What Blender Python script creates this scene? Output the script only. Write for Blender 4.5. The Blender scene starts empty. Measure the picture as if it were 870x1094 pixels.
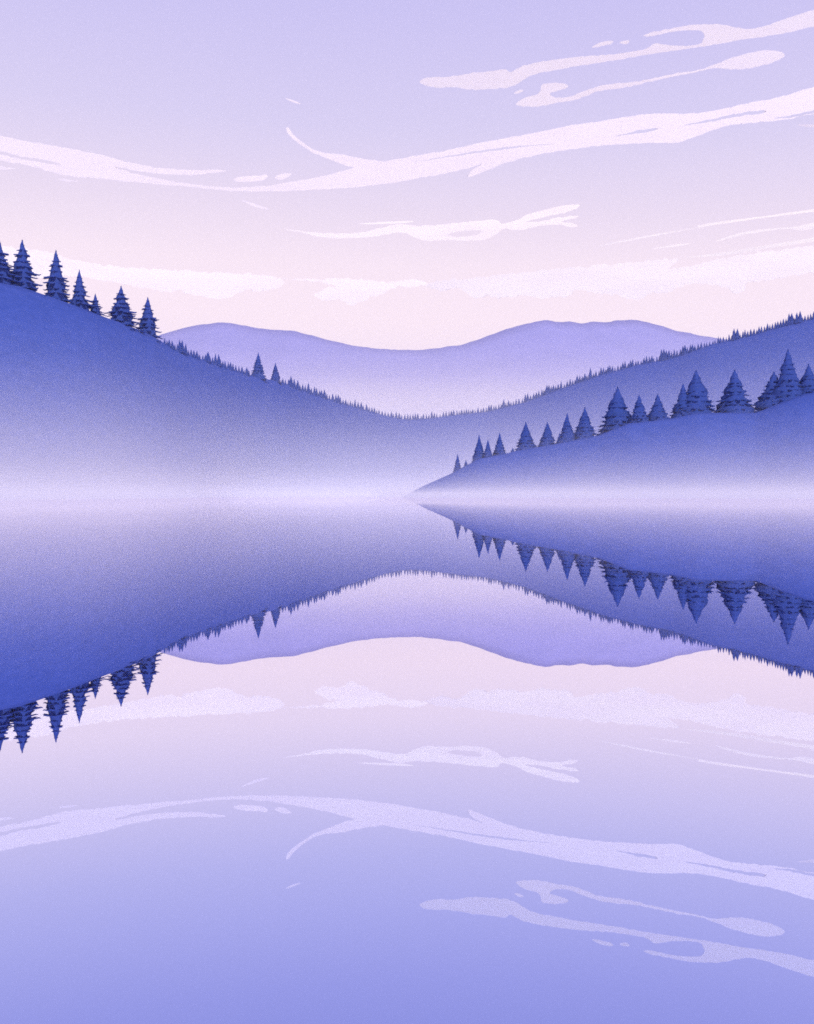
import bpy, bmesh, math, random
from mathutils import Vector, Matrix, noise

random.seed(7)
scene = bpy.context.scene
COL = scene.collection

# ----------------------------------------------------------------------------
# survey: bearings / heights were measured on the picture (870 x 1094, focal
# length 1094 px, horizon on row 527, eye 1.4 m above the water)
# ----------------------------------------------------------------------------
F = 1094.0
CX = 435.0
HZ = 527.0
EYE = 1.4


def bearing(px):
    return (px - CX) / F


def at(px, py, d):
    """world point at forward distance d seen on pixel (px, py)"""
    return Vector((bearing(px) * d, d, EYE + (HZ - py) / F * d))


def lerp_table(tab, x):
    if x <= tab[0][0]:
        return tab[0][1]
    for (x0, y0), (x1, y1) in zip(tab, tab[1:]):
        if x <= x1:
            t = (x - x0) / (x1 - x0)
            return y0 + (y1 - y0) * t
    return tab[-1][1]


def smooth_table(tab, x, w=14.0):
    s = 0.0
    n = 7
    for i in range(n):
        s += lerp_table(tab, x + (i - (n - 1) / 2) * w / n)
    return s / n


# ----------------------------------------------------------------------------
# materials
# ----------------------------------------------------------------------------
def new_mat(name):
    m = bpy.data.materials.new(name)
    m.use_nodes = True
    nt = m.node_tree
    nt.nodes.clear()
    out = nt.nodes.new('ShaderNodeOutputMaterial')
    return m, nt, out


def leafy_material(name, dark, light, scale, bump=0.0, bump_dist=1.0, rough=0.9, coord='Object'):
    m, nt, out = new_mat(name)
    N, L = nt.nodes, nt.links
    b = N.new('ShaderNodeBsdfPrincipled')
    b.inputs['Roughness'].default_value = rough
    b.inputs['Specular IOR Level'].default_value = 0.1
    tc = N.new('ShaderNodeTexCoord')
    no = N.new('ShaderNodeTexNoise')
    no.inputs['Scale'].default_value = scale
    no.inputs['Detail'].default_value = 6.0
    no.inputs['Roughness'].default_value = 0.65
    L.new(tc.outputs[coord], no.inputs['Vector'])
    r = N.new('ShaderNodeValToRGB')
    r.color_ramp.elements[0].position = 0.3
    r.color_ramp.elements[0].color = (*dark, 1)
    r.color_ramp.elements[1].position = 0.7
    r.color_ramp.elements[1].color = (*light, 1)
    L.new(no.outputs['Fac'], r.inputs['Fac'])
    L.new(r.outputs['Color'], b.inputs['Base Color'])
    if bump > 0:
        bp = N.new('ShaderNodeBump')
        bp.inputs['Strength'].default_value = bump
        bp.inputs['Distance'].default_value = bump_dist
        L.new(no.outputs['Fac'], bp.inputs['Height'])
        L.new(bp.outputs['Normal'], b.inputs['Normal'])
    L.new(b.outputs['BSDF'], out.inputs['Surface'])
    return m


M_NEEDLE = leafy_material('spruce_needles', (0.048, 0.100, 0.42), (0.062, 0.120, 0.48), 0.6)
def add_translucency(m, share):
    """thin needles pass part of the light on"""
    nt = m.node_tree
    out = next(n for n in nt.nodes if n.type == 'OUTPUT_MATERIAL')
    pb = next(n for n in nt.nodes if n.type == 'BSDF_PRINCIPLED')
    ramp_ = next(n for n in nt.nodes if n.type == 'VALTORGB')
    tr = nt.nodes.new('ShaderNodeBsdfTranslucent')
    nt.links.new(ramp_.outputs['Color'], tr.inputs['Color'])
    mixs = nt.nodes.new('ShaderNodeMixShader')
    mixs.inputs['Fac'].default_value = share
    nt.links.new(pb.outputs['BSDF'], mixs.inputs[1])
    nt.links.new(tr.outputs['BSDF'], mixs.inputs[2])
    nt.links.new(mixs.outputs['Shader'], out.inputs['Surface'])


add_translucency(M_NEEDLE, 0.5)
M_BARK = leafy_material('spruce_bark', (0.012, 0.020, 0.08), (0.03, 0.04, 0.13), 3.0, 0.4, 0.05)
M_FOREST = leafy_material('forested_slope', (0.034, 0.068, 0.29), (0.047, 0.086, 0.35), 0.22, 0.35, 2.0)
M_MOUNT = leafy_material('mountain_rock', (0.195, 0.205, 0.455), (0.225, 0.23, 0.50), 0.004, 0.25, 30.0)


def cloud_material(name, col_a, col_b, sx, sy):
    """white vapour, streaked with denser and thinner places"""
    m, nt, out = new_mat(name)
    N, L = nt.nodes, nt.links
    d = N.new('ShaderNodeBsdfDiffuse')
    tc = N.new('ShaderNodeTexCoord')
    mp = N.new('ShaderNodeMapping')
    mp.inputs['Scale'].default_value = (sx, sy, 0.0)
    L.new(tc.outputs['Object'], mp.inputs['Vector'])
    no = N.new('ShaderNodeTexNoise')
    no.inputs['Scale'].default_value = 1.0
    no.inputs['Detail'].default_value = 5.0
    L.new(mp.outputs['Vector'], no.inputs['Vector'])
    r = N.new('ShaderNodeValToRGB')
    r.color_ramp.elements[0].position = 0.38
    r.color_ramp.elements[0].color = (*col_a, 1)
    r.color_ramp.elements[1].position = 0.64
    r.color_ramp.elements[1].color = (*col_b, 1)
    L.new(no.outputs['Fac'], r.inputs['Fac'])
    L.new(r.outputs['Color'], d.inputs['Color'])
    L.new(d.outputs['BSDF'], out.inputs['Surface'])
    return m


M_CLOUD = cloud_material('cloud_vapour', (0.76, 0.72, 0.685), (0.745, 0.70, 0.68), 0.0011, 0.006)
M_CLOUD_LOW = cloud_material('low_cloud_vapour', (0.815, 0.79, 0.69), (0.785, 0.75, 0.68), 0.0012, 0.005)


def water_material():
    m, nt, out = new_mat('lake_water')
    N, L = nt.nodes, nt.links
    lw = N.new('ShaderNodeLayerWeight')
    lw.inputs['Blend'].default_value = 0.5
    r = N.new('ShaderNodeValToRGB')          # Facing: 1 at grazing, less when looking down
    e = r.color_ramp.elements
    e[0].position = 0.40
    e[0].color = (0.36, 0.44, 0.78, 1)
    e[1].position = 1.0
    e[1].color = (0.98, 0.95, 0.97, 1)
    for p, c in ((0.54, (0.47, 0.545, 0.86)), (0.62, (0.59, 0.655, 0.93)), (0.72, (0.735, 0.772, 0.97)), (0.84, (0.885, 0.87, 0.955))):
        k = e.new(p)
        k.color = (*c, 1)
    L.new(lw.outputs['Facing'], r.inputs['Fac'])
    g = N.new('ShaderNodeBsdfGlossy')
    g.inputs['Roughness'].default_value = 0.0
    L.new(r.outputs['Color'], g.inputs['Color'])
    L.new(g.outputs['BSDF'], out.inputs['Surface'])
    return m


M_WATER = water_material()


def air_material(name, density, color, g=0.0):
    m, nt, out = new_mat(name)
    v = nt.nodes.new('ShaderNodeVolumePrincipled')
    v.inputs['Color'].default_value = (*color, 1)
    v.inputs['Density'].default_value = density
    v.inputs['Anisotropy'].default_value = g
    v.inputs['Density Attribute'].default_value = ''
    v.inputs['Temperature Attribute'].default_value = ''
    v.inputs['Color Attribute'].default_value = ''
    nt.links.new(v.outputs['Volume'], out.inputs['Volume'])
    m.cycles.homogeneous_volume = True
    return m


M_HAZE = air_material('pale_air', 0.35e-4, (1.0, 0.96, 1.0))
M_MIST = air_material('lake_mist', 0.026, (0.99, 0.957, 0.93), 0.0)
M_MIST_VALLEY = air_material('lake_head_mist', 0.0145, (0.975, 0.957, 0.955), -0.12)
M_MIST_FAR = air_material('valley_mist', 0.0009, (1.0, 0.955, 0.875))


# ----------------------------------------------------------------------------
# helpers
# ----------------------------------------------------------------------------
def mesh_obj(name, verts, faces, mat, smooth=True, parent=None):
    me = bpy.data.meshes.new(name)
    me.from_pydata([tuple(v) for v in verts], [], faces)
    me.validate()
    me.update()
    if smooth:
        for p in me.polygons:
            p.use_smooth = True
    me.materials.append(mat)
    o = bpy.data.objects.new(name, me)
    COL.objects.link(o)
    if parent is not None:
        o.parent = parent
    return o


def structure(o):
    o['kind'] = 'structure'
    return o


def grid_faces(nu, nv, off=0):
    f = []
    for i in range(nu - 1):
        for j in range(nv - 1):
            a = off + i * nv + j
            f.append((a, a + nv, a + nv + 1, a + 1))
    return f


# ----------------------------------------------------------------------------
# water: one sheet to the horizon
# ----------------------------------------------------------------------------
R = 40000.0
ring = [(R * math.cos(a), R * math.sin(a), 0.0) for a in [2 * math.pi * i / 96 for i in range(96)]]
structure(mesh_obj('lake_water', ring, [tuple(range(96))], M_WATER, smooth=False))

# ----------------------------------------------------------------------------
# hills round the head of the lake (one continuous terrain sheet)
# ----------------------------------------------------------------------------
RIDGE_Y = [(-500, 130), (-250, 215), (-80, 280), (-30, 295), (0, 302), (22, 306), (45, 314), (60, 319), (85, 328), (110, 338),
           (130, 345), (150, 353), (165, 360), (178, 368), (190, 375), (210, 382), (240, 392), (270, 402), (300, 408),
           (330, 419), (360, 429), (390, 438), (415, 445), (435, 448.5), (460, 447), (480, 444), (520, 440), (560, 430),
           (600, 415), (640, 401), (680, 390), (720, 382), (760, 368), (800, 359), (840, 347), (870, 340), (950, 312),
           (1100, 268), (1400, 220)]
RIDGE_D = [(-500, 350), (-100, 410), (0, 440), (100, 470), (180, 515), (230, 565), (300, 665), (370, 810), (440, 1000),
           (520, 1020), (650, 960), (760, 900), (870, 850), (1100, 780), (1400, 700)]
SHORE_D = [(-500, 200), (-100, 290), (0, 315), (100, 340), (180, 385), (230, 430), (300, 520), (370, 620), (440, 700),
           (520, 720), (650, 710), (760, 690), (870, 670), (1100, 600), (1400, 520)]


def ridge_z(px):
    d = smooth_table(RIDGE_D, px, 40)
    return d, EYE + (HZ - smooth_table(RIDGE_Y, px, 10)) / F * d


def slope_grid(name, ridge, shore_d, px0, px1, n, back, mat, rough):
    """terrain from the shore up to the ridge and down the far side"""
    NF, NB = 22, 10
    verts = []
    for i in range(n):
        px = px0 + (px1 - px0) * i / (n - 1)
        d, h = ridge(px)
        ds = shore_d(px)
        b = bearing(px)
        for j in range(NF + NB):
            if j < NF:
                t = j / (NF - 1)
                dd = ds + (d - ds) * t
                z = -0.6 + (h + 0.6) * (0.72 * t + 0.28 * (t * t * (3 - 2 * t)))
                k = math.sin(math.pi * t)
            else:
                t = (j - NF + 1) / NB
                dd = d + back * t
                z = h * (1 - t * t * (3 - 2 * t)) - 0.6 * t
                k = math.sin(math.pi * min(1, t))
            x = b * dd
            nz = noise.noise(Vector((x * 0.02, dd * 0.02, 3.1))) * 0.5 + noise.noise(Vector((x * 0.06, dd * 0.06, 7.7))) * 0.25
            verts.append((x, dd, z + nz * rough * k * min(1.0, h / 20)))
    return structure(mesh_obj(name, verts, grid_faces(n, NF + NB), mat))


slope_grid('hills', ridge_z, lambda p: smooth_table(SHORE_D, p, 40), -500, 1400, 420, 500, M_FOREST, 3.0)

# nearer wooded spur on the right
SPUR_Y = [(428, 531.5), (436, 527.6), (455, 518), (470, 511.5), (482, 506), (495, 499), (512, 490), (534, 486), (560, 480), (590, 475),
          (615, 470), (640, 465), (672, 452), (693, 450), (718, 447), (745, 441), (767, 441), (808, 441), (835, 430),
          (860, 421), (880, 417), (950, 402), (1400, 330)]
SPUR_D = [(428, 414), (455, 413), (480, 412), (520, 411), (580, 409), (640, 407), (740, 405), (870, 400), (1100, 390), (1400, 370)]
SPUR_S = [(428, 409), (455, 402), (480, 394), (520, 384), (580, 372), (640, 360), (740, 346), (870, 335), (1100, 310), (1400, 280)]


def spur_ridge(px):
    d = smooth_table(SPUR_D, px, 16)
    return d, EYE + (HZ - smooth_table(SPUR_Y, px, 6)) / F * d


slope_grid('hill_spur', spur_ridge, lambda p: smooth_table(SPUR_S, p, 16), 428, 1400, 300, 32, M_FOREST, 1.5)

# ----------------------------------------------------------------------------
# far mountains
# ----------------------------------------------------------------------------
MT_Y = [(-700, 420), (-300, 395), (0, 398), (100, 378), (150, 364), (178, 355), (195, 350), (212, 346), (222, 346), (235, 343),
        (250, 345), (270, 349), (290, 351.5), (312, 352), (330, 357), (350, 362), (375, 368), (400, 371.5), (440, 373.5),
        (470, 371), (495, 367), (520, 359), (540, 351), (560, 345.5), (575, 342.5), (585, 341), (600, 343.5), (612, 343),
        (622, 345), (634, 342.5), (650, 344), (658, 341), (664, 342), (676, 340.5), (690, 343), (705, 347), (725, 353),
        (745, 357), (770, 361), (820, 372), (900, 385), (1100, 380), (1300, 400), (1600, 430)]


def mountains():
    n, NF, NB = 620, 18, 8
    verts = []
    for i in range(n):
        px = -700 + 2300 * i / (n - 1)
        d = 6300 + 250 * math.sin(px * 0.011)
        y = smooth_table(MT_Y, px, 7) + noise.noise(Vector((px * 0.07, 0, 0))) * 0.8 + noise.noise(Vector((px * 0.2, 4, 0))) * 0.4
        h = (HZ - y) / F * d
        b = bearing(px)
        for j in range(NF + NB):
            if j < NF:
                t = j / (NF - 1)
                dd = d - 2300 * (1 - t)
                z = -3 + h * t ** 1.15
                k = math.sin(math.pi * t)
            else:
                t = (j - NF + 1) / NB
                dd = d + 1200 * t
                z = h * (1 - t) - 3 * t
                k = math.sin(math.pi * t)
            x = b * d
            rr = noise.noise(Vector((x * 0.0011, dd * 0.0016, 1.0))) * 60 + noise.noise(Vector((x * 0.004, dd * 0.004, 5.0))) * 20
            verts.append((x, dd, z + rr * k * 0.6))
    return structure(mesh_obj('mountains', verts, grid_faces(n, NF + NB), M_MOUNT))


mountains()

# ----------------------------------------------------------------------------
# spruces
# ----------------------------------------------------------------------------
def crown_mesh(name, seed, tiers, per, half_w, droop, irregular, bottom=0.04, power=0.9, core=0.5, heavy=1.0, scatter=0.0):
    """unit-height crown: tiers of flat drooping boughs round a ragged core"""
    rnd = random.Random(seed)
    V, Fc = [], []

    def bough(z, ang, length, width, drop, lift):
        base = len(V)
        ca, sa = math.cos(ang), math.sin(ang)
        prof = ((0.0, 0.35, 0.0), (0.3, 0.9, -0.25), (0.62, 1.0, -0.62), (0.86, 0.75, -0.9), (1.0, 0.12, -1.0 + lift))
        for t, w, s in prof:
            r = length * t
            zz = z + drop * s
            ww = width * w * 0.5
            for side, dz in ((-1, -0.7 * heavy), (0, 0.4), (1, -0.7 * heavy), (0, -1.25 * heavy)):
                V.append((ca * r - sa * ww * side, sa * r + ca * ww * side, zz + dz * width * 0.28 * (w + .1)))
        for i in range(len(prof) - 1):
            for k in range(4):
                a = base + i * 4 + k
                b_ = base + i * 4 + (k + 1) % 4
                Fc.append((a, b_, b_ + 4, a + 4))
        e = base + (len(prof) - 1) * 4
        Fc.append((e, e + 1, e + 2, e + 3))

    for k in range(tiers):
        t = (k + 0.35 * (rnd.random() - 0.5)) / (tiers - 1)      # 0 bottom .. 1 top
        t = min(max(t, 0.0), 0.985)
        z = bottom + (0.985 - bottom) * t
        wid = half_w * (1 - t) ** power
        wid *= 1.0 + irregular * (rnd.random() - 0.55)
        n = max(5, int(round(per * (0.45 + 0.55 * (1 - t)))))
        a0 = rnd.random() * 6.28
        for i in range(n):
            ln = wid * (0.84 + 0.16 * rnd.random())
            if rnd.random() < irregular * 0.6:
                ln *= 0.55 + 0.4 * rnd.random()
            a = a0 + 6.283 * (i + 0.5 * (rnd.random() - .5)) / n
            bough(z + 0.006 * (rnd.random() - .5) + scatter / tiers * (rnd.random() - .5), a, max(ln, 0.012), min(0.07, max(0.5 * wid, 0.014)) * (0.8 + 0.5 * rnd.random()),
                  droop * (0.35 + 0.65 * (1 - t)) * (ln / half_w + 0.15), 0.25 * rnd.random())
    # ragged core of inner twigs
    nr, ns = tiers, 9
    c0 = len(V)
    for k in range(nr):
        t = k / (nr - 1)
        z = bottom + 0.005 + (0.97 - bottom) * t
        wid = half_w * (1 - t) ** power * core + 0.004
        for s in range(ns):
            a = 6.283 * s / ns + 0.3 * k
            r = wid * (0.75 + 0.45 * rnd.random())
            V.append((math.cos(a) * r, math.sin(a) * r, z + 0.01 * (rnd.random() - .5)))
    for k in range(nr - 1):
        for s in range(ns):
            a = c0 + k * ns + s
            b_ = c0 + k * ns + (s + 1) % ns
            Fc.append((a, b_, b_ + ns, a + ns))
    # leader
    l0 = len(V)
    for s in range(4):
        a = 1.5708 * s
        V.append((math.cos(a) * 0.007, math.sin(a) * 0.007, 0.93))
    V.append((0.002, 0.0, 1.0))
    for s in range(4):
        Fc.append((l0 + s, l0 + (s + 1) % 4, l0 + 4))
    me = bpy.data.meshes.new(name)
    me.from_pydata(V, [], Fc)
    me.validate()
    me.update()
    me.materials.append(M_NEEDLE)
    bm = bmesh.new()
    bm.from_mesh(me)
    bmesh.ops.recalc_face_normals(bm, faces=bm.faces)
    bm.to_mesh(me)
    bm.free()
    for p in me.polygons:                           # soft rounded shading over the mass of needles
        p.use_smooth = True
    nrm = []
    for lp in me.loops:
        c = me.vertices[lp.vertex_index].co
        q = Vector((c.x, c.y, 0.0))
        q = q.normalized() if q.length > 1e-5 else Vector((0, 0, 1))
        nrm.append((q + Vector((0, 0, 0.25)) + lp.normal * 0.8).normalized())
    me.normals_split_custom_set(nrm)
    return me


def trunk_mesh(name, r=0.016):
    V, Fc = [], []
    ns = 8
    for z, k in ((-0.06, 1.35), (0.0, 1.1), (0.1, 0.9), (0.4, 0.65), (0.7, 0.35), (0.95, 0.1)):
        for s in range(ns):
            a = 6.283 * s / ns
            V.append((math.cos(a) * r * k, math.sin(a) * r * k, z))
    for i in range(5):
        for s in range(ns):
            a = i * ns + s
            b_ = i * ns + (s + 1) % ns
            Fc.append((a, b_, b_ + ns, a + ns))
    Fc.append(tuple(range(5 * ns, 6 * ns)))
    me = bpy.data.meshes.new(name)
    me.from_pydata(V, [], Fc)
    me.update()
    me.materials.append(M_BARK)
    return me


TRUNK = trunk_mesh('spruce_trunk')
# open, uneven crowns (left hill) and dense saw-toothed crowns (right spur)
OPEN_CROWNS = [crown_mesh('open_crown', 11 + s, 11, 11, 0.36, 0.12, 0.5, 0.03, 0.95, 0.47, 1.0, 0.25) for s in range(4)]
DENSE_CROWNS = [crown_mesh('dense_crown', 31 + s, 13, 15, 0.36, 0.17, 0.10, 0.01, 1.0, 0.68, 0.9, 0.3) for s in range(4)]
SLIM_CROWNS = [crown_mesh('slim_crown', 51 + s, 8, 7, 0.43, 0.12, 0.35, 0.0, 0.95, 0.6, 1.0, 0.5) for s in range(5)]


def spruce(px, tip, base, half, d, crowns, i, label, group, wide=0.36):
    """a spruce with trunk and crown, standing at forward distance d"""
    d = d + 0.75 * half * 1.3 / F * d               # rooted just behind the crest
    foot = at(px, base, d)
    h = (base - tip) / F * d
    root = bpy.data.objects.new('spruce_tree', None)
    COL.objects.link(root)
    root.empty_display_size = 2
    root.location = foot
    root['label'] = label
    root['category'] = 'tree'
    root['group'] = group
    kx = (half / (base - tip)) / wide
    kx *= 1.5 if crowns is OPEN_CROWNS else 1.32
    root.scale = (h * kx, h * kx, h)
    root.rotation_euler = (0, 0, i * 2.399)
    for nm, me in (('trunk', TRUNK), ('crown', crowns[i % len(crowns)])):
        o = bpy.data.objects.new(nm, me)
        COL.objects.link(o)
        o.parent = root
    return root


G1 = 'tall open spruces on the left hill crest'
LEFT = [
    (-1, 254, 306, 20, 'open-crowned dark spruce on the left hill crest, cut by the picture edge'),
    (24, 255, 310, 20, 'tallest open-crowned spruce on the left hill crest, nearest the picture edge when whole'),
    (60, 266, 322, 18, 'tall spruce with wide drooping boughs on the left crest, third from the edge'),
    (85, 287, 331, 14, 'narrow mid-sized spruce on the left crest between a tall spruce and a tiny one'),
    (102, 313, 338, 9, 'smallest spruce on the left crest, low in the gap between two bigger ones'),
    (129.5, 304.5, 348, 19, 'broad layered spruce on the left crest, right of the tiny spruce'),
    (158, 316.5, 359, 16, 'last big spruce on the left crest, where the hill meets the far mountain'),
]
for i, (px, tip, base, half, lab) in enumerate(LEFT):
    d, _ = ridge_z(px)
    spruce(px, tip, lerp_table(RIDGE_Y, px) + 5, half, d, OPEN_CROWNS, i, lab, G1)

G2 = 'pair of spruces alone on the left slope'
for i, (px, tip, base, half, lab) in enumerate([
        (276, 376, 407, 9.5, 'taller spruce of the lone pair halfway down the left slope'),
        (294.5, 387, 409, 7, 'shorter spruce of the lone pair halfway down the left slope')]):
    d, _ = ridge_z(px)
    spruce(px, tip, lerp_table(RIDGE_Y, px) + 3, half, d, DENSE_CROWNS, i, lab, G2)

G3 = 'dark spruces along the right spur'
SPUR = [
    (489, 484.5, 506, 6, 'first small spruce at the low lakeside end of the right spur'),
    (498, 491, 502, 4, 'sapling beside the first spruce at the low end of the right spur'),
    (512, 464, 495, 9, 'spire-like spruce at the left of the low trio on the right spur'),
    (521.5, 469, 494, 7, 'shorter middle spruce of the low trio on the right spur'),
    (534, 462, 492, 9.5, 'right-hand spruce of the low trio on the right spur, before a sapling'),
    (548, 478, 490, 5, 'sapling in the gap after the low trio of spruces on the right spur'),
    (562, 450, 488, 14, 'mid-sized broad spruce just uphill of the low trio on the right spur'),
    (585, 450, 483, 12, 'mid-sized spruce beside a tiny one, second of two equals on the right spur'),
    (598, 462, 482, 6, 'tiny spruce squeezed between two mid-sized ones on the right spur'),
    (606, 441, 478, 12, 'spruce right of the tiny one, leaning against a taller neighbour on the right spur'),
    (625, 434, 473, 16, 'spruce just before the deep notch in the middle of the right spur row'),
    (660, 412, 471, 22, 'big broad spruce just after the deep notch in the right spur row'),
    (683, 421, 458, 14, 'first of two small twins right of the big broad mid-row spruce'),
    (703, 420, 457, 15, 'second of two small twins right of the big broad mid-row spruce'),
    (730, 409, 454, 16, 'spruce half hidden against the left flank of a taller spruce in the spur row'),
    (744, 394.5, 449, 24, 'tall spruce with a smaller one merged into its left flank in the spur row'),
    (785, 394, 449, 25, 'tall evenly cone-shaped spruce standing clear between two notches in the spur row'),
    (827, 396, 449, 23, 'spruce half hidden on the left flank of the highest spur tree'),
    (842, 372, 439, 22, 'highest spruce of the right spur row, towering over its neighbours'),
    (864, 388, 432, 16, 'last spruce of the spur row, beside the highest one at the picture edge'),
]
for i, (px, tip, base, half, lab) in enumerate(SPUR):
    d, _ = spur_ridge(px)
    spruce(px, tip, lerp_table(SPUR_Y, px) + 5, half, d + (i % 3) - 1, DENSE_CROWNS, i, lab, G3)


# the fine saw-tooth row of small spruces on the long ridges
def small_spruce(px, hpx, lab, grp, i, sink=1.5):
    d, h = ridge_z(px)
    hh = (hpx + sink) / F * d
    o = bpy.data.objects.new('small_spruce', SLIM_CROWNS[i % len(SLIM_CROWNS)])
    COL.objects.link(o)
    o.location = (bearing(px) * d, d, h - sink / F * d)
    k = hh * random.uniform(0.75, 1.1)
    o.scale = (k, k, hh)
    o.rotation_euler = (random.uniform(-.03, .03), random.uniform(-.03, .03), random.uniform(0, 6.28))
    o['label'] = lab
    o['category'] = 'tree'
    o['group'] = grp


LAB_L = 'tiny pointed spruce in the fine row down the left hill ridge'
LAB_R = 'tiny pointed spruce in the fine row up the long misty right ridge'
px, i = 176.0, 0
tall_l = {193: 14, 199: 11, 222: 11, 232: 12, 312: 11, 316: 9, 337: 10, 360: 8}
while px < 437:
    hpx = random.uniform(5.0, 9.5) * (1.0 if px < 330 else 0.85)
    for t, v in tall_l.items():
        if abs(px - t) < 2.2:
            hpx = v
    if not (268 < px < 300):
        hpx *= 1.0 + 0.35 * noise.noise(Vector((px * 0.09, 0, 0)))
        small_spruce(px, hpx, LAB_L, 'tiny spruces down the left ridge', i)
    px += random.uniform(2.1, 3.6)
    i += 1
tall_r = {538: 9, 585: 9, 632: 11, 709: 12, 712: 10, 730: 10, 786: 11, 845: 12, 853: 12}
while px < 876:
    hpx = random.uniform(4.5, 8.5) * (1.0 if px > 560 else 0.85)
    for t, v in tall_r.items():
        if abs(px - t) < 2.2:
            hpx = v
    hpx *= 1.0 + 0.4 * noise.noise(Vector((px * 0.09, 0, 0)))
    small_spruce(px, hpx, LAB_R, 'tiny spruces up the right ridge', i)
    px += random.uniform(2.1, 3.6)
    i += 1

# ----------------------------------------------------------------------------
# clouds: solid streaks of vapour far beyond the mountains
# ----------------------------------------------------------------------------
def catmull(pts, step=2.0):
    out = []
    n = len(pts)
    for i in range(n):
        p0, p1, p2, p3 = (Vector(pts[(i + k - 1) % n]) for k in range(4))
        m = max(2, int((p2 - p1).length / step))
        for j in range(m):
            t = j / m
            q = 0.5 * ((2 * p1) + (p2 - p0) * t + (2 * p0 - 5 * p1 + 4 * p2 - p3) * t * t + (3 * p1 - p0 - 3 * p2 + p3) * t ** 3)
            out.append(q)
    return out


def cloud(loops, d, mat, label, thick=28.0, rag=0.9, group='drifting clouds over the lake', bevel=0.35):
    """loops: outline first, then holes, in survey pixels; built upright at distance d"""
    allp = [p for l in loops for p in l]
    mx = sum(p[0] for p in loops[0]) / len(loops[0])
    my = sum(p[1] for p in loops[0]) / len(loops[0])
    k = d / F
    centre = at(mx, my, d)
    nrm = (Vector((0, 0, EYE)) - centre).normalized()
    nrm.normalize()       # the sheet of vapour leans over the valley
    ex = Vector((0, 0, 1)).cross(nrm).normalized()
    ey = nrm.cross(ex)

    def flat(x, y):
        ray = at(x, y, d) - Vector((0, 0, EYE))
        hit = Vector((0, 0, EYE)) + ray * ((centre - Vector((0, 0, EYE))).dot(nrm) / ray.dot(nrm))
        return (hit - centre).dot(ex), (hit - centre).dot(ey)

    cu = bpy.data.curves.new('cloud_outline', 'CURVE')
    cu.dimensions = '2D'
    cu.fill_mode = 'BOTH'
    cu.extrude = thick * 0.5
    cu.bevel_depth = 0.0
    cu.bevel_resolution = 1
    for l in loops:
        pts = catmull(l)
        sp = cu.splines.new('POLY')
        sp.use_cyclic_u = True
        sp.points.add(len(pts) - 1)
        for q, s in zip(pts, sp.points):
            jx = (noise.noise(Vector((q.x * 0.16, q.y * 0.16, d * .001))) + 0.6 * noise.noise(Vector((q.x * 0.45, q.y * 0.45, d * .002)))) * rag
            jy = (noise.noise(Vector((q.x * 0.16, q.y * 0.16, 9 + d * .001))) + 0.6 * noise.noise(Vector((q.x * 0.45, q.y * 0.45, 5.)))) * rag
            s.co = (*flat(q.x + jx, q.y + jy), 0, 1)
    tmp = bpy.data.objects.new('cloud_tmp', cu)
    COL.objects.link(tmp)
    bpy.context.view_layer.update()
    dg = bpy.context.evaluated_depsgraph_get()
    me = bpy.data.meshes.new_from_object(tmp.evaluated_get(dg))
    bpy.data.objects.remove(tmp)
    bpy.data.curves.remove(cu)
    me.materials.clear()
    me.materials.append(mat)
    o = bpy.data.objects.new('cloud', me)
    COL.objects.link(o)
    o.location = centre
    o.rotation_euler = Matrix((ex, ey, nrm)).transposed().to_euler()
    o['label'] = label
    o['category'] = 'cloud'
    o['group'] = group
    return o


# upper right, long streak running out of the picture
cloud([[(449, 88), (456, 83), (480, 82), (505, 78), (528, 75.5), (540, 74), (546, 77), (560, 70), (590, 64), (630, 59.5), (655, 58),
        (690, 52), (700, 46), (720, 49), (745, 47.5), (752, 42), (752, 36), (745, 32), (720, 34), (700, 38), (690, 39), (688, 37), (705, 33),
        (735, 27), (765, 26), (785, 29), (800, 31), (820, 27), (845, 18), (870, 10), (900, 0), (930, -8), (930, 8), (900, 20), (870, 28), (830, 37), (790, 43),
        (750, 50), (700, 57), (660, 64), (610, 72), (570, 80), (548, 92), (525, 95), (500, 95.5), (485, 93), (465, 93.5)]],
      12000, M_CLOUD, 'long blunt-ended white cloud streak highest of all, rising to the right picture edge')
cloud([[(633, 51), (640, 46), (655, 43.5), (652, 47)]], 12700, M_CLOUD, 'small slanting cloud fleck above the highest long streak')
cloud([[(662, 46), (667, 43.5), (673, 43), (669, 47)]], 12700, M_CLOUD, 'tiniest round cloud fleck beside the notch of the highest streak', thick=60)
# second streak with the rounded head
cloud([[(552, 112), (560, 105), (575, 100), (578, 95), (580, 90), (594, 88.5), (607, 91), (603, 95), (588, 99), (590, 103), (605, 104), (625, 97),
        (645, 91), (680, 87), (720, 79), (750, 74), (766, 68), (785, 61), (810, 55), (828, 54), (838, 59), (828, 66), (805, 72), (785, 74.5), (765, 73),
        (740, 78), (700, 86), (665, 94), (640, 97), (620, 105), (590, 111), (570, 114)]],
      11700, M_CLOUD, 'cloud streak with a rounded paddle-like head below the highest streak')
cloud([[(550, 99), (556, 96), (560, 97), (553, 100)]], 12300, M_CLOUD, 'tiny cloud dash at the hooked tail of the paddle-headed streak', thick=60)
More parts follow.
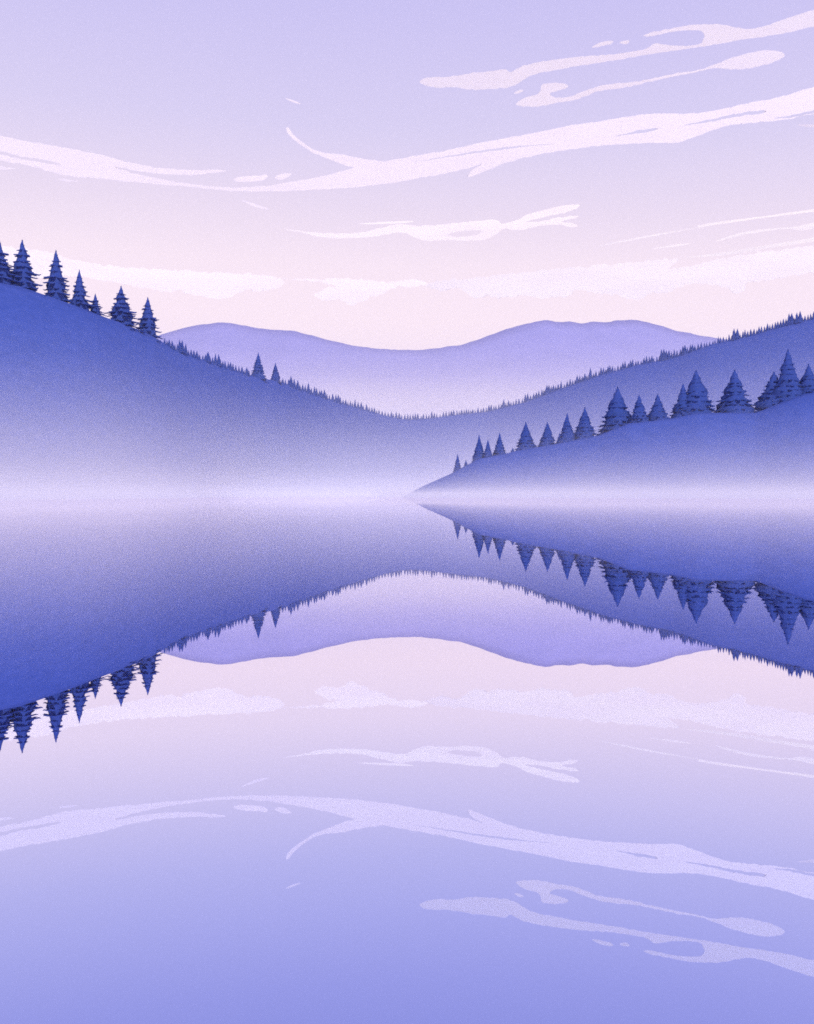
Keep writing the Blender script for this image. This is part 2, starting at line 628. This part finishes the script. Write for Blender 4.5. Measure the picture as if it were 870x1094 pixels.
# main sweeping band across the whole sky
cloud([[(-60, 136), (-20, 142), (0, 145), (30, 151), (70, 158), (110, 166), (140, 174), (175, 180), (210, 181.5), (242, 181.5), (225, 185), (195, 186.8), (160, 184.5), (124, 178.5), (150, 187), (175, 192), (200, 196), (225, 199), (250, 200.5), (280, 199),
        (310, 194.5), (345, 188), (372, 181), (378, 178.5), (370, 177), (352, 170), (335, 163), (322, 155), (313, 148), (306, 139), (308, 136), (316, 146), (330, 157), (345, 163), (365, 165),
        (385, 169), (410, 172), (435, 168), (480, 160), (520, 151), (560, 144), (600, 136), (650, 128), (690, 122), (740, 121), (770, 117), (800, 110),
        (835, 103), (870, 93), (930, 78), (930, 112), (870, 121), (840, 128), (810, 131), (780, 134), (750, 143), (725, 152), (690, 153), (650, 155), (600, 161),
        (550, 171), (515, 184), (500, 189), (505, 181), (515, 175), (495, 181), (460, 188), (420, 195), (380, 200), (330, 203), (285, 204.5), (240, 203.5),
        (200, 199), (150, 195), (110, 191), (70, 187), (40, 179), (0, 171), (-60, 158)],
       [(-20, 162), (0, 165), (30, 171), (55, 175.5), (66, 175), (45, 170.5), (20, 166), (0, 161), (-20, 157)],
       [(440, 173), (470, 169), (520, 162), (560, 157), (592, 153.5), (570, 155), (530, 158.5), (480, 166.5)],
       [(657, 146), (675, 141), (695, 137), (702, 138), (690, 141), (672, 144)],
       [(731, 134), (760, 127), (795, 120), (816, 118.5), (815, 121), (790, 124), (760, 129.5)],
       [(827, 127), (850, 122), (880, 116), (880, 120), (850, 125)]],
      11400, M_CLOUD, 'longest white cloud band, sagging across the whole sky with an upcurled wisp')
cloud([[(-20, 175), (0, 177), (10, 179), (17, 180.5), (0, 181), (-20, 181)]], 12200, M_CLOUD, 'short cloud scrap under the longest band at the left picture edge')
cloud([[(250, 192), (260, 188.5), (275, 187.5), (285, 187), (285, 191), (272, 194), (255, 194)]], 12200, M_CLOUD, 'larger small puff just above the lowest sag of the longest band')
cloud([[(294, 190), (302, 185.5), (311, 186), (305, 190), (300, 192)]], 12200, M_CLOUD, 'smaller notched puff just above the lowest sag of the longest band', thick=80)
cloud([[(305, 105), (313, 107), (322, 111), (315, 110)]], 12200, M_CLOUD, 'lone tiny cloud dash high in the clear lavender sky', thick=60, rag=.2)
cloud([[(258, 214), (270, 217), (288, 223.5), (275, 221.5)]], 12200, M_CLOUD, 'thin slanting cloud dash just under the sag of the longest band', thick=60, rag=.2)
cloud([[(62, 191), (72, 191.5), (83, 194), (70, 193.5)]], 12200, M_CLOUD, 'faint tiny cloud dash under the left half of the longest band', thick=60, rag=.2)
cloud([[(852, 133.5), (870, 132.5), (890, 132), (890, 135), (868, 136)]], 12200, M_CLOUD, 'short cloud bar under the longest band at the right picture edge', thick=60, rag=.2)
# middle wisp
cloud([[(303, 244.5), (320, 246.5), (345, 249), (380, 249), (405, 244), (425, 239.5), (440, 241), (470, 240), (500, 237), (530, 234.5), (535, 239), (550, 236),
        (565, 229), (590, 222), (618, 218), (616, 223), (600, 228), (575, 233), (562, 237), (580, 236), (600, 232), (618, 230), (612, 234), (600, 236), (617, 240), (612, 243), (598, 240),
        (580, 241), (555, 246), (538, 244.5), (528, 252), (510, 257), (480, 256.5), (460, 257), (450, 256), (432, 249), (415, 250), (390, 254), (350, 254), (325, 249)],
       [(478, 250), (500, 246.5), (515, 247), (508, 251), (490, 253)]],
      10900, M_CLOUD_LOW, 'ragged cloud wisp with forked right end, alone in the middle of the sky')
cloud([[(384, 239), (410, 237), (441, 236), (436, 238), (405, 239.5)]], 11400, M_CLOUD_LOW, 'hair-thin cloud line above the tail of the forked wisp', thick=60, rag=.2)
# thin hairs at right
for dd, pts, lab in (
        (10900, [(640, 263), (690, 252), (745, 243), (745, 241), (775, 236), (820, 230.5), (880, 222), (880, 225), (830, 231), (760, 241), (700, 252)], 'upper of the long hair-thin clouds rising to the right edge'),
        (10600, [(765, 258), (790, 249), (820, 244.5), (850, 242), (880, 235.5), (880, 240), (858, 246), (840, 244.5), (800, 250)], 'forked thin cloud below the upper hair-thin line at the right edge'),
        (10300, [(735, 275), (770, 270), (800, 265), (850, 257), (880, 252), (880, 256), (830, 264), (780, 272)], 'lowest thin cloud line just above the pale low bank at right'),
        (10800, [(695, 266), (720, 261.5), (738, 260), (725, 263)], 'short cloud dash left of the thin lines at right')):
    cloud([pts], dd, M_CLOUD_LOW, lab, thick=60, rag=.25, bevel=0.15)
# low pale banks over the mountains
cloud([[(-60, 240), (0, 262), (30, 265), (60, 272), (85, 279), (130, 285), (180, 288.5), (230, 290.5), (280, 294), (302, 298), (302, 304), (290, 310), (262, 311), (245, 317),
        (230, 319), (200, 314), (192, 309), (180, 312), (160, 309), (140, 305), (110, 300), (90, 296), (60, 296), (0, 300), (-60, 300)]],
      10000, M_CLOUD_LOW, 'pale low cloud bank behind the spruces of the left crest', rag=2.4, bevel=0.5)
cloud([[(302, 297), (340, 298), (380, 298.5), (415, 301), (440, 299), (458, 302), (440, 307), (425, 306), (405, 316), (395, 318), (385, 323), (372, 326), (365, 320), (345, 321),
        (337, 315), (345, 309), (360, 305), (345, 302)]],
      10000, M_CLOUD_LOW, 'small pale ragged low cloud over the dip between the mountains', rag=2.4, bevel=0.4)
cloud([[(455, 305), (470, 300), (500, 297), (560, 291), (620, 285), (680, 280), (720, 276), (722, 282), (718, 287), (760, 279), (800, 271), (840, 266), (880, 262), (930, 255), (930, 285), (880, 290),
        (845, 295), (820, 299), (800, 302), (793, 311), (785, 314), (778, 308), (760, 304), (735, 303), (715, 312), (695, 313), (685, 319), (672, 320), (660, 315), (640, 314), (618, 309), (605, 317),
        (592, 316), (580, 319), (560, 315), (535, 318), (520, 316), (505, 317), (490, 309), (470, 309)]],
      10000, M_CLOUD_LOW, 'longest pale low cloud bank, above the right mountain', rag=2.6, bevel=0.5)

# ----------------------------------------------------------------------------
# air: thin haze over everything, and the mist lying on the lake
# ----------------------------------------------------------------------------
X0, X1, Y0, Y1, Z0, Z1 = -9500, 9500, -600, 8600, -5, 1210
bv = [(x, y, z) for x in (X0, X1) for y in (Y0, Y1) for z in (Z0, Z1)]
bf = [(0, 1, 3, 2), (4, 6, 7, 5), (0, 4, 5, 1), (2, 3, 7, 6), (0, 2, 6, 4), (1, 5, 7, 3)]
hz = mesh_obj('haze', bv, bf, M_HAZE, smooth=False)
hz['kind'] = 'stuff'
hz['label'] = 'thin pale lilac haze filling the whole valley'
hz['category'] = 'haze'

def mist_bank(name_label, px0, px1, back, top_px, depth, profile, n=150):
    """a bank of mist along a shore: thick at the water, thinning upwards; even density"""
    V, Fc = [], []
    m = len(profile)
    ringn = m + 2
    for i in range(n):
        px = px0 + (px1 - px0) * i / (n - 1)
        rb = back(px)
        tp = smooth_table(top_px, px, 50)
        k = smooth_table(depth, px, 30)
        b = bearing(px)
        swell = 1.0 + 0.10 * noise.noise(Vector((px * 0.012, 2.0, 0)))
        ring_ = [(b * rb, rb, -1.2)]
        for u, tau in profile:                                # from the top down the front
            L_ = tau * k * swell / MIST_DENSITY
            ring_.append((b * (rb - L_), rb - L_, EYE + u * tp / F * (rb - L_)))
        L_ = profile[-1][1] * k * swell / MIST_DENSITY
        ring_.append((b * (rb - L_), rb - L_, -1.2))
        V += ring_
    for i in range(n - 1):
        for j in range(ringn):
            a, b_ = i * ringn + j, i * ringn + (j + 1) % ringn
            Fc.append((a, b_, b_ + ringn, a + ringn))
    Fc.append(tuple(range(ringn)))
    Fc.append(tuple(range((n - 1) * ringn, n * ringn)))
    o = mesh_obj('haze', V, Fc, M_MIST if MIST_MAT is None else MIST_MAT, smooth=False)
    bm = bmesh.new()
    bm.from_mesh(o.data)
    bmesh.ops.recalc_face_normals(bm, faces=bm.faces)
    bm.to_mesh(o.data)
    bm.free()
    o['kind'] = 'stuff'
    o['label'] = name_label
    o['category'] = 'mist'
    return o


def fine(profile, n=26):
    """resample a (height, depth) profile smoothly"""
    tab = sorted(profile)
    out = []
    for i in range(n):
        u = 1.0 - (i / (n - 1)) ** 0.8
        out.append((u, max(0.0, smooth_table(tab, u, 0.12) if u > 0.08 else lerp_table(tab, u))))
    return out


MIST_MAT = None
MIST_DENSITY = 0.026
HILL_PROFILE = fine([(1, 0.004), (.9, .03), (.75, .08), (.55, .25), (.4, .45), (.24, .78), (.15, 1.1), (.07, 1.7), (.03, 2.4), (0, 3.0)])
mist_bank('low pale mist along the foot of the big left hill', -480, 340, lambda p: smooth_table(SHORE_D, p, 40) * 0.965,
          [(-480, 205), (0, 200), (100, 193), (200, 170), (300, 142), (340, 132)],
          [(-480, 1.0), (190, 1.0), (335, 0.004)], HILL_PROFILE)
mist_bank('low pale mist along the foot of the spruce-topped spur', 392, 1300, lambda p: smooth_table(SPUR_S, p, 16) * 0.975,
          [(440, 20), (500, 50), (600, 76), (740, 96), (870, 106), (1300, 130)], [(385, 0.004), (400, 0.02), (436, 0.8), (470, 0.8), (600, 0.72), (1300, 0.72)],
          fine([(1, 0.004), (.83, .05), (.6, .18), (.45, .36), (.3, .64), (.21, .92), (.1, 1.5), (.04, 2.5), (0, 3.1)]))
MIST_MAT, MIST_DENSITY = M_MIST_VALLEY, 0.0145
mist_bank('low pale mist at the head of the lake', 185, 1300, lambda p: smooth_table(SHORE_D, p, 40) * 0.975,
          [(200, 165), (300, 142), (440, 126), (600, 146), (870, 200), (1300, 220)],
          [(190, 0.004), (335, 1.15), (440, 1.35), (600, 1.25), (870, 1.1), (1300, 1.0)], HILL_PROFILE)
MIST_MAT, MIST_DENSITY = M_MIST_FAR, 0.0009
mist_bank('broad pale mist filling the valley beyond the long ridge', -500, 1400, lambda p: 3950.0,
          [(-500, 185), (1400, 185)], [(-500, 1.0), (1400, 1.0)],
          fine([(1, 0.002), (.9, .03), (.8, .14), (.66, .5), (.55, 1.3), (.46, 2.0), (.35, 2.4), (0, 1.55)]))

# ----------------------------------------------------------------------------
# light: pastel daylight sky and one soft sun behind the viewer
# ----------------------------------------------------------------------------
SUN_EL, SUN_AZ = math.radians(37), math.radians(168)      # azimuth clockwise from +Y
w = bpy.data.worlds.new('World')
scene.world = w
w.use_nodes = True
nt = w.node_tree
nt.nodes.clear()
N, L = nt.nodes, nt.links
out = N.new('ShaderNodeOutputWorld')
bg = N.new('ShaderNodeBackground')
bg.inputs['Strength'].default_value = 1.0
sky = N.new('ShaderNodeTexSky')
sky.sky_type = 'NISHITA'
sky.sun_disc = False
sky.sun_elevation = SUN_EL
sky.sun_rotation = SUN_AZ
sc = N.new('ShaderNodeVectorMath')
sc.operation = 'SCALE'
sc.inputs['Scale'].default_value = 0.09
L.new(sky.outputs['Color'], sc.inputs[0])
tc = N.new('ShaderNodeTexCoord')
sp = N.new('ShaderNodeSeparateXYZ')
L.new(tc.outputs['Generated'], sp.inputs[0])
mr = N.new('ShaderNodeMapRange')
mr.inputs['From Min'].default_value = -0.1
mr.inputs['From Max'].default_value = 0.9
tilt = N.new('ShaderNodeMath')                 # the pink reaches a little higher on the left
tilt.operation = 'MULTIPLY_ADD'
tilt.inputs[1].default_value = 0.03
L.new(sp.outputs['X'], tilt.inputs[0])
L.new(sp.outputs['Z'], tilt.inputs[2])
L.new(tilt.outputs[0], mr.inputs['Value'])
ramp = N.new('ShaderNodeValToRGB')


# linear radiance by the sine of the elevation: pink-white low down, lavender overhead
stops = [(-0.1, (0.95, 0.80, 0.86)), (0.0, (1.0, 0.84, 0.89)), (0.165, (1.05, 0.87, 0.92)), (0.215, (1.01, 0.845, 0.92)),
         (0.265, (0.87, 0.745, 0.895)), (0.335, (0.71, 0.645, 0.905)), (0.43, (0.60, 0.555, 0.91)), (0.9, (0.38, 0.38, 0.80))]
er = ramp.color_ramp.elements
er[0].position = 0.0
er[0].color = (*stops[0][1], 1)
er[1].position = 1.0
er[1].color = (*stops[-1][1], 1)
for z, c in stops[1:-1]:
    el = er.new(z + 0.1)
    el.color = (*c, 1)
L.new(mr.outputs['Result'], ramp.inputs['Fac'])
mx = N.new('ShaderNodeMix')
mx.data_type = 'RGBA'
mx.inputs['Factor'].default_value = 0.95
L.new(sc.outputs['Vector'], mx.inputs['A'])
L.new(ramp.outputs['Color'], mx.inputs['B'])
L.new(mx.outputs['Result'], bg.inputs['Color'])
L.new(bg.outputs['Background'], out.inputs['Surface'])

sl = bpy.data.lights.new('sun', 'SUN')
sl.energy = 3.4
sl.angle = math.radians(0.6)
sl.color = (1.0, 0.90, 0.88)
so = bpy.data.objects.new('sun', sl)
COL.objects.link(so)
sdir = Vector((math.sin(SUN_AZ) * math.cos(SUN_EL), math.cos(SUN_AZ) * math.cos(SUN_EL), math.sin(SUN_EL)))
so.rotation_euler = sdir.to_track_quat('Z', 'Y').to_euler()
so.location = sdir * 3000

# ----------------------------------------------------------------------------
# camera and render
# ----------------------------------------------------------------------------
cd = bpy.data.cameras.new('camera')
cd.sensor_width = 36.0
cd.sensor_fit = 'AUTO'
cd.lens = 36.0
cd.shift_y = -(547.0 - HZ) / 1094.0
cd.clip_start = 0.05
cd.clip_end = 90000
co = bpy.data.objects.new('camera', cd)
co.location = (0, 0, EYE)
co.rotation_euler = (math.radians(90), 0, 0)
COL.objects.link(co)
scene.camera = co

scene.render.engine = 'CYCLES'
cy = scene.cycles
cy.max_bounces = 20
cy.diffuse_bounces = 2
cy.glossy_bounces = 3
cy.volume_bounces = 14
cy.transparent_max_bounces = 16
cy.use_denoising = False
cy.pixel_filter_type = 'BLACKMAN_HARRIS'
cy.filter_width = 1.7
cy.sample_clamp_indirect = 4.0
cy.use_adaptive_sampling = False
vs = scene.view_settings
vs.view_transform = 'Standard'
vs.look = 'None'
vs.exposure = 0.0
vs.gamma = 1.0
vs.use_curve_mapping = False
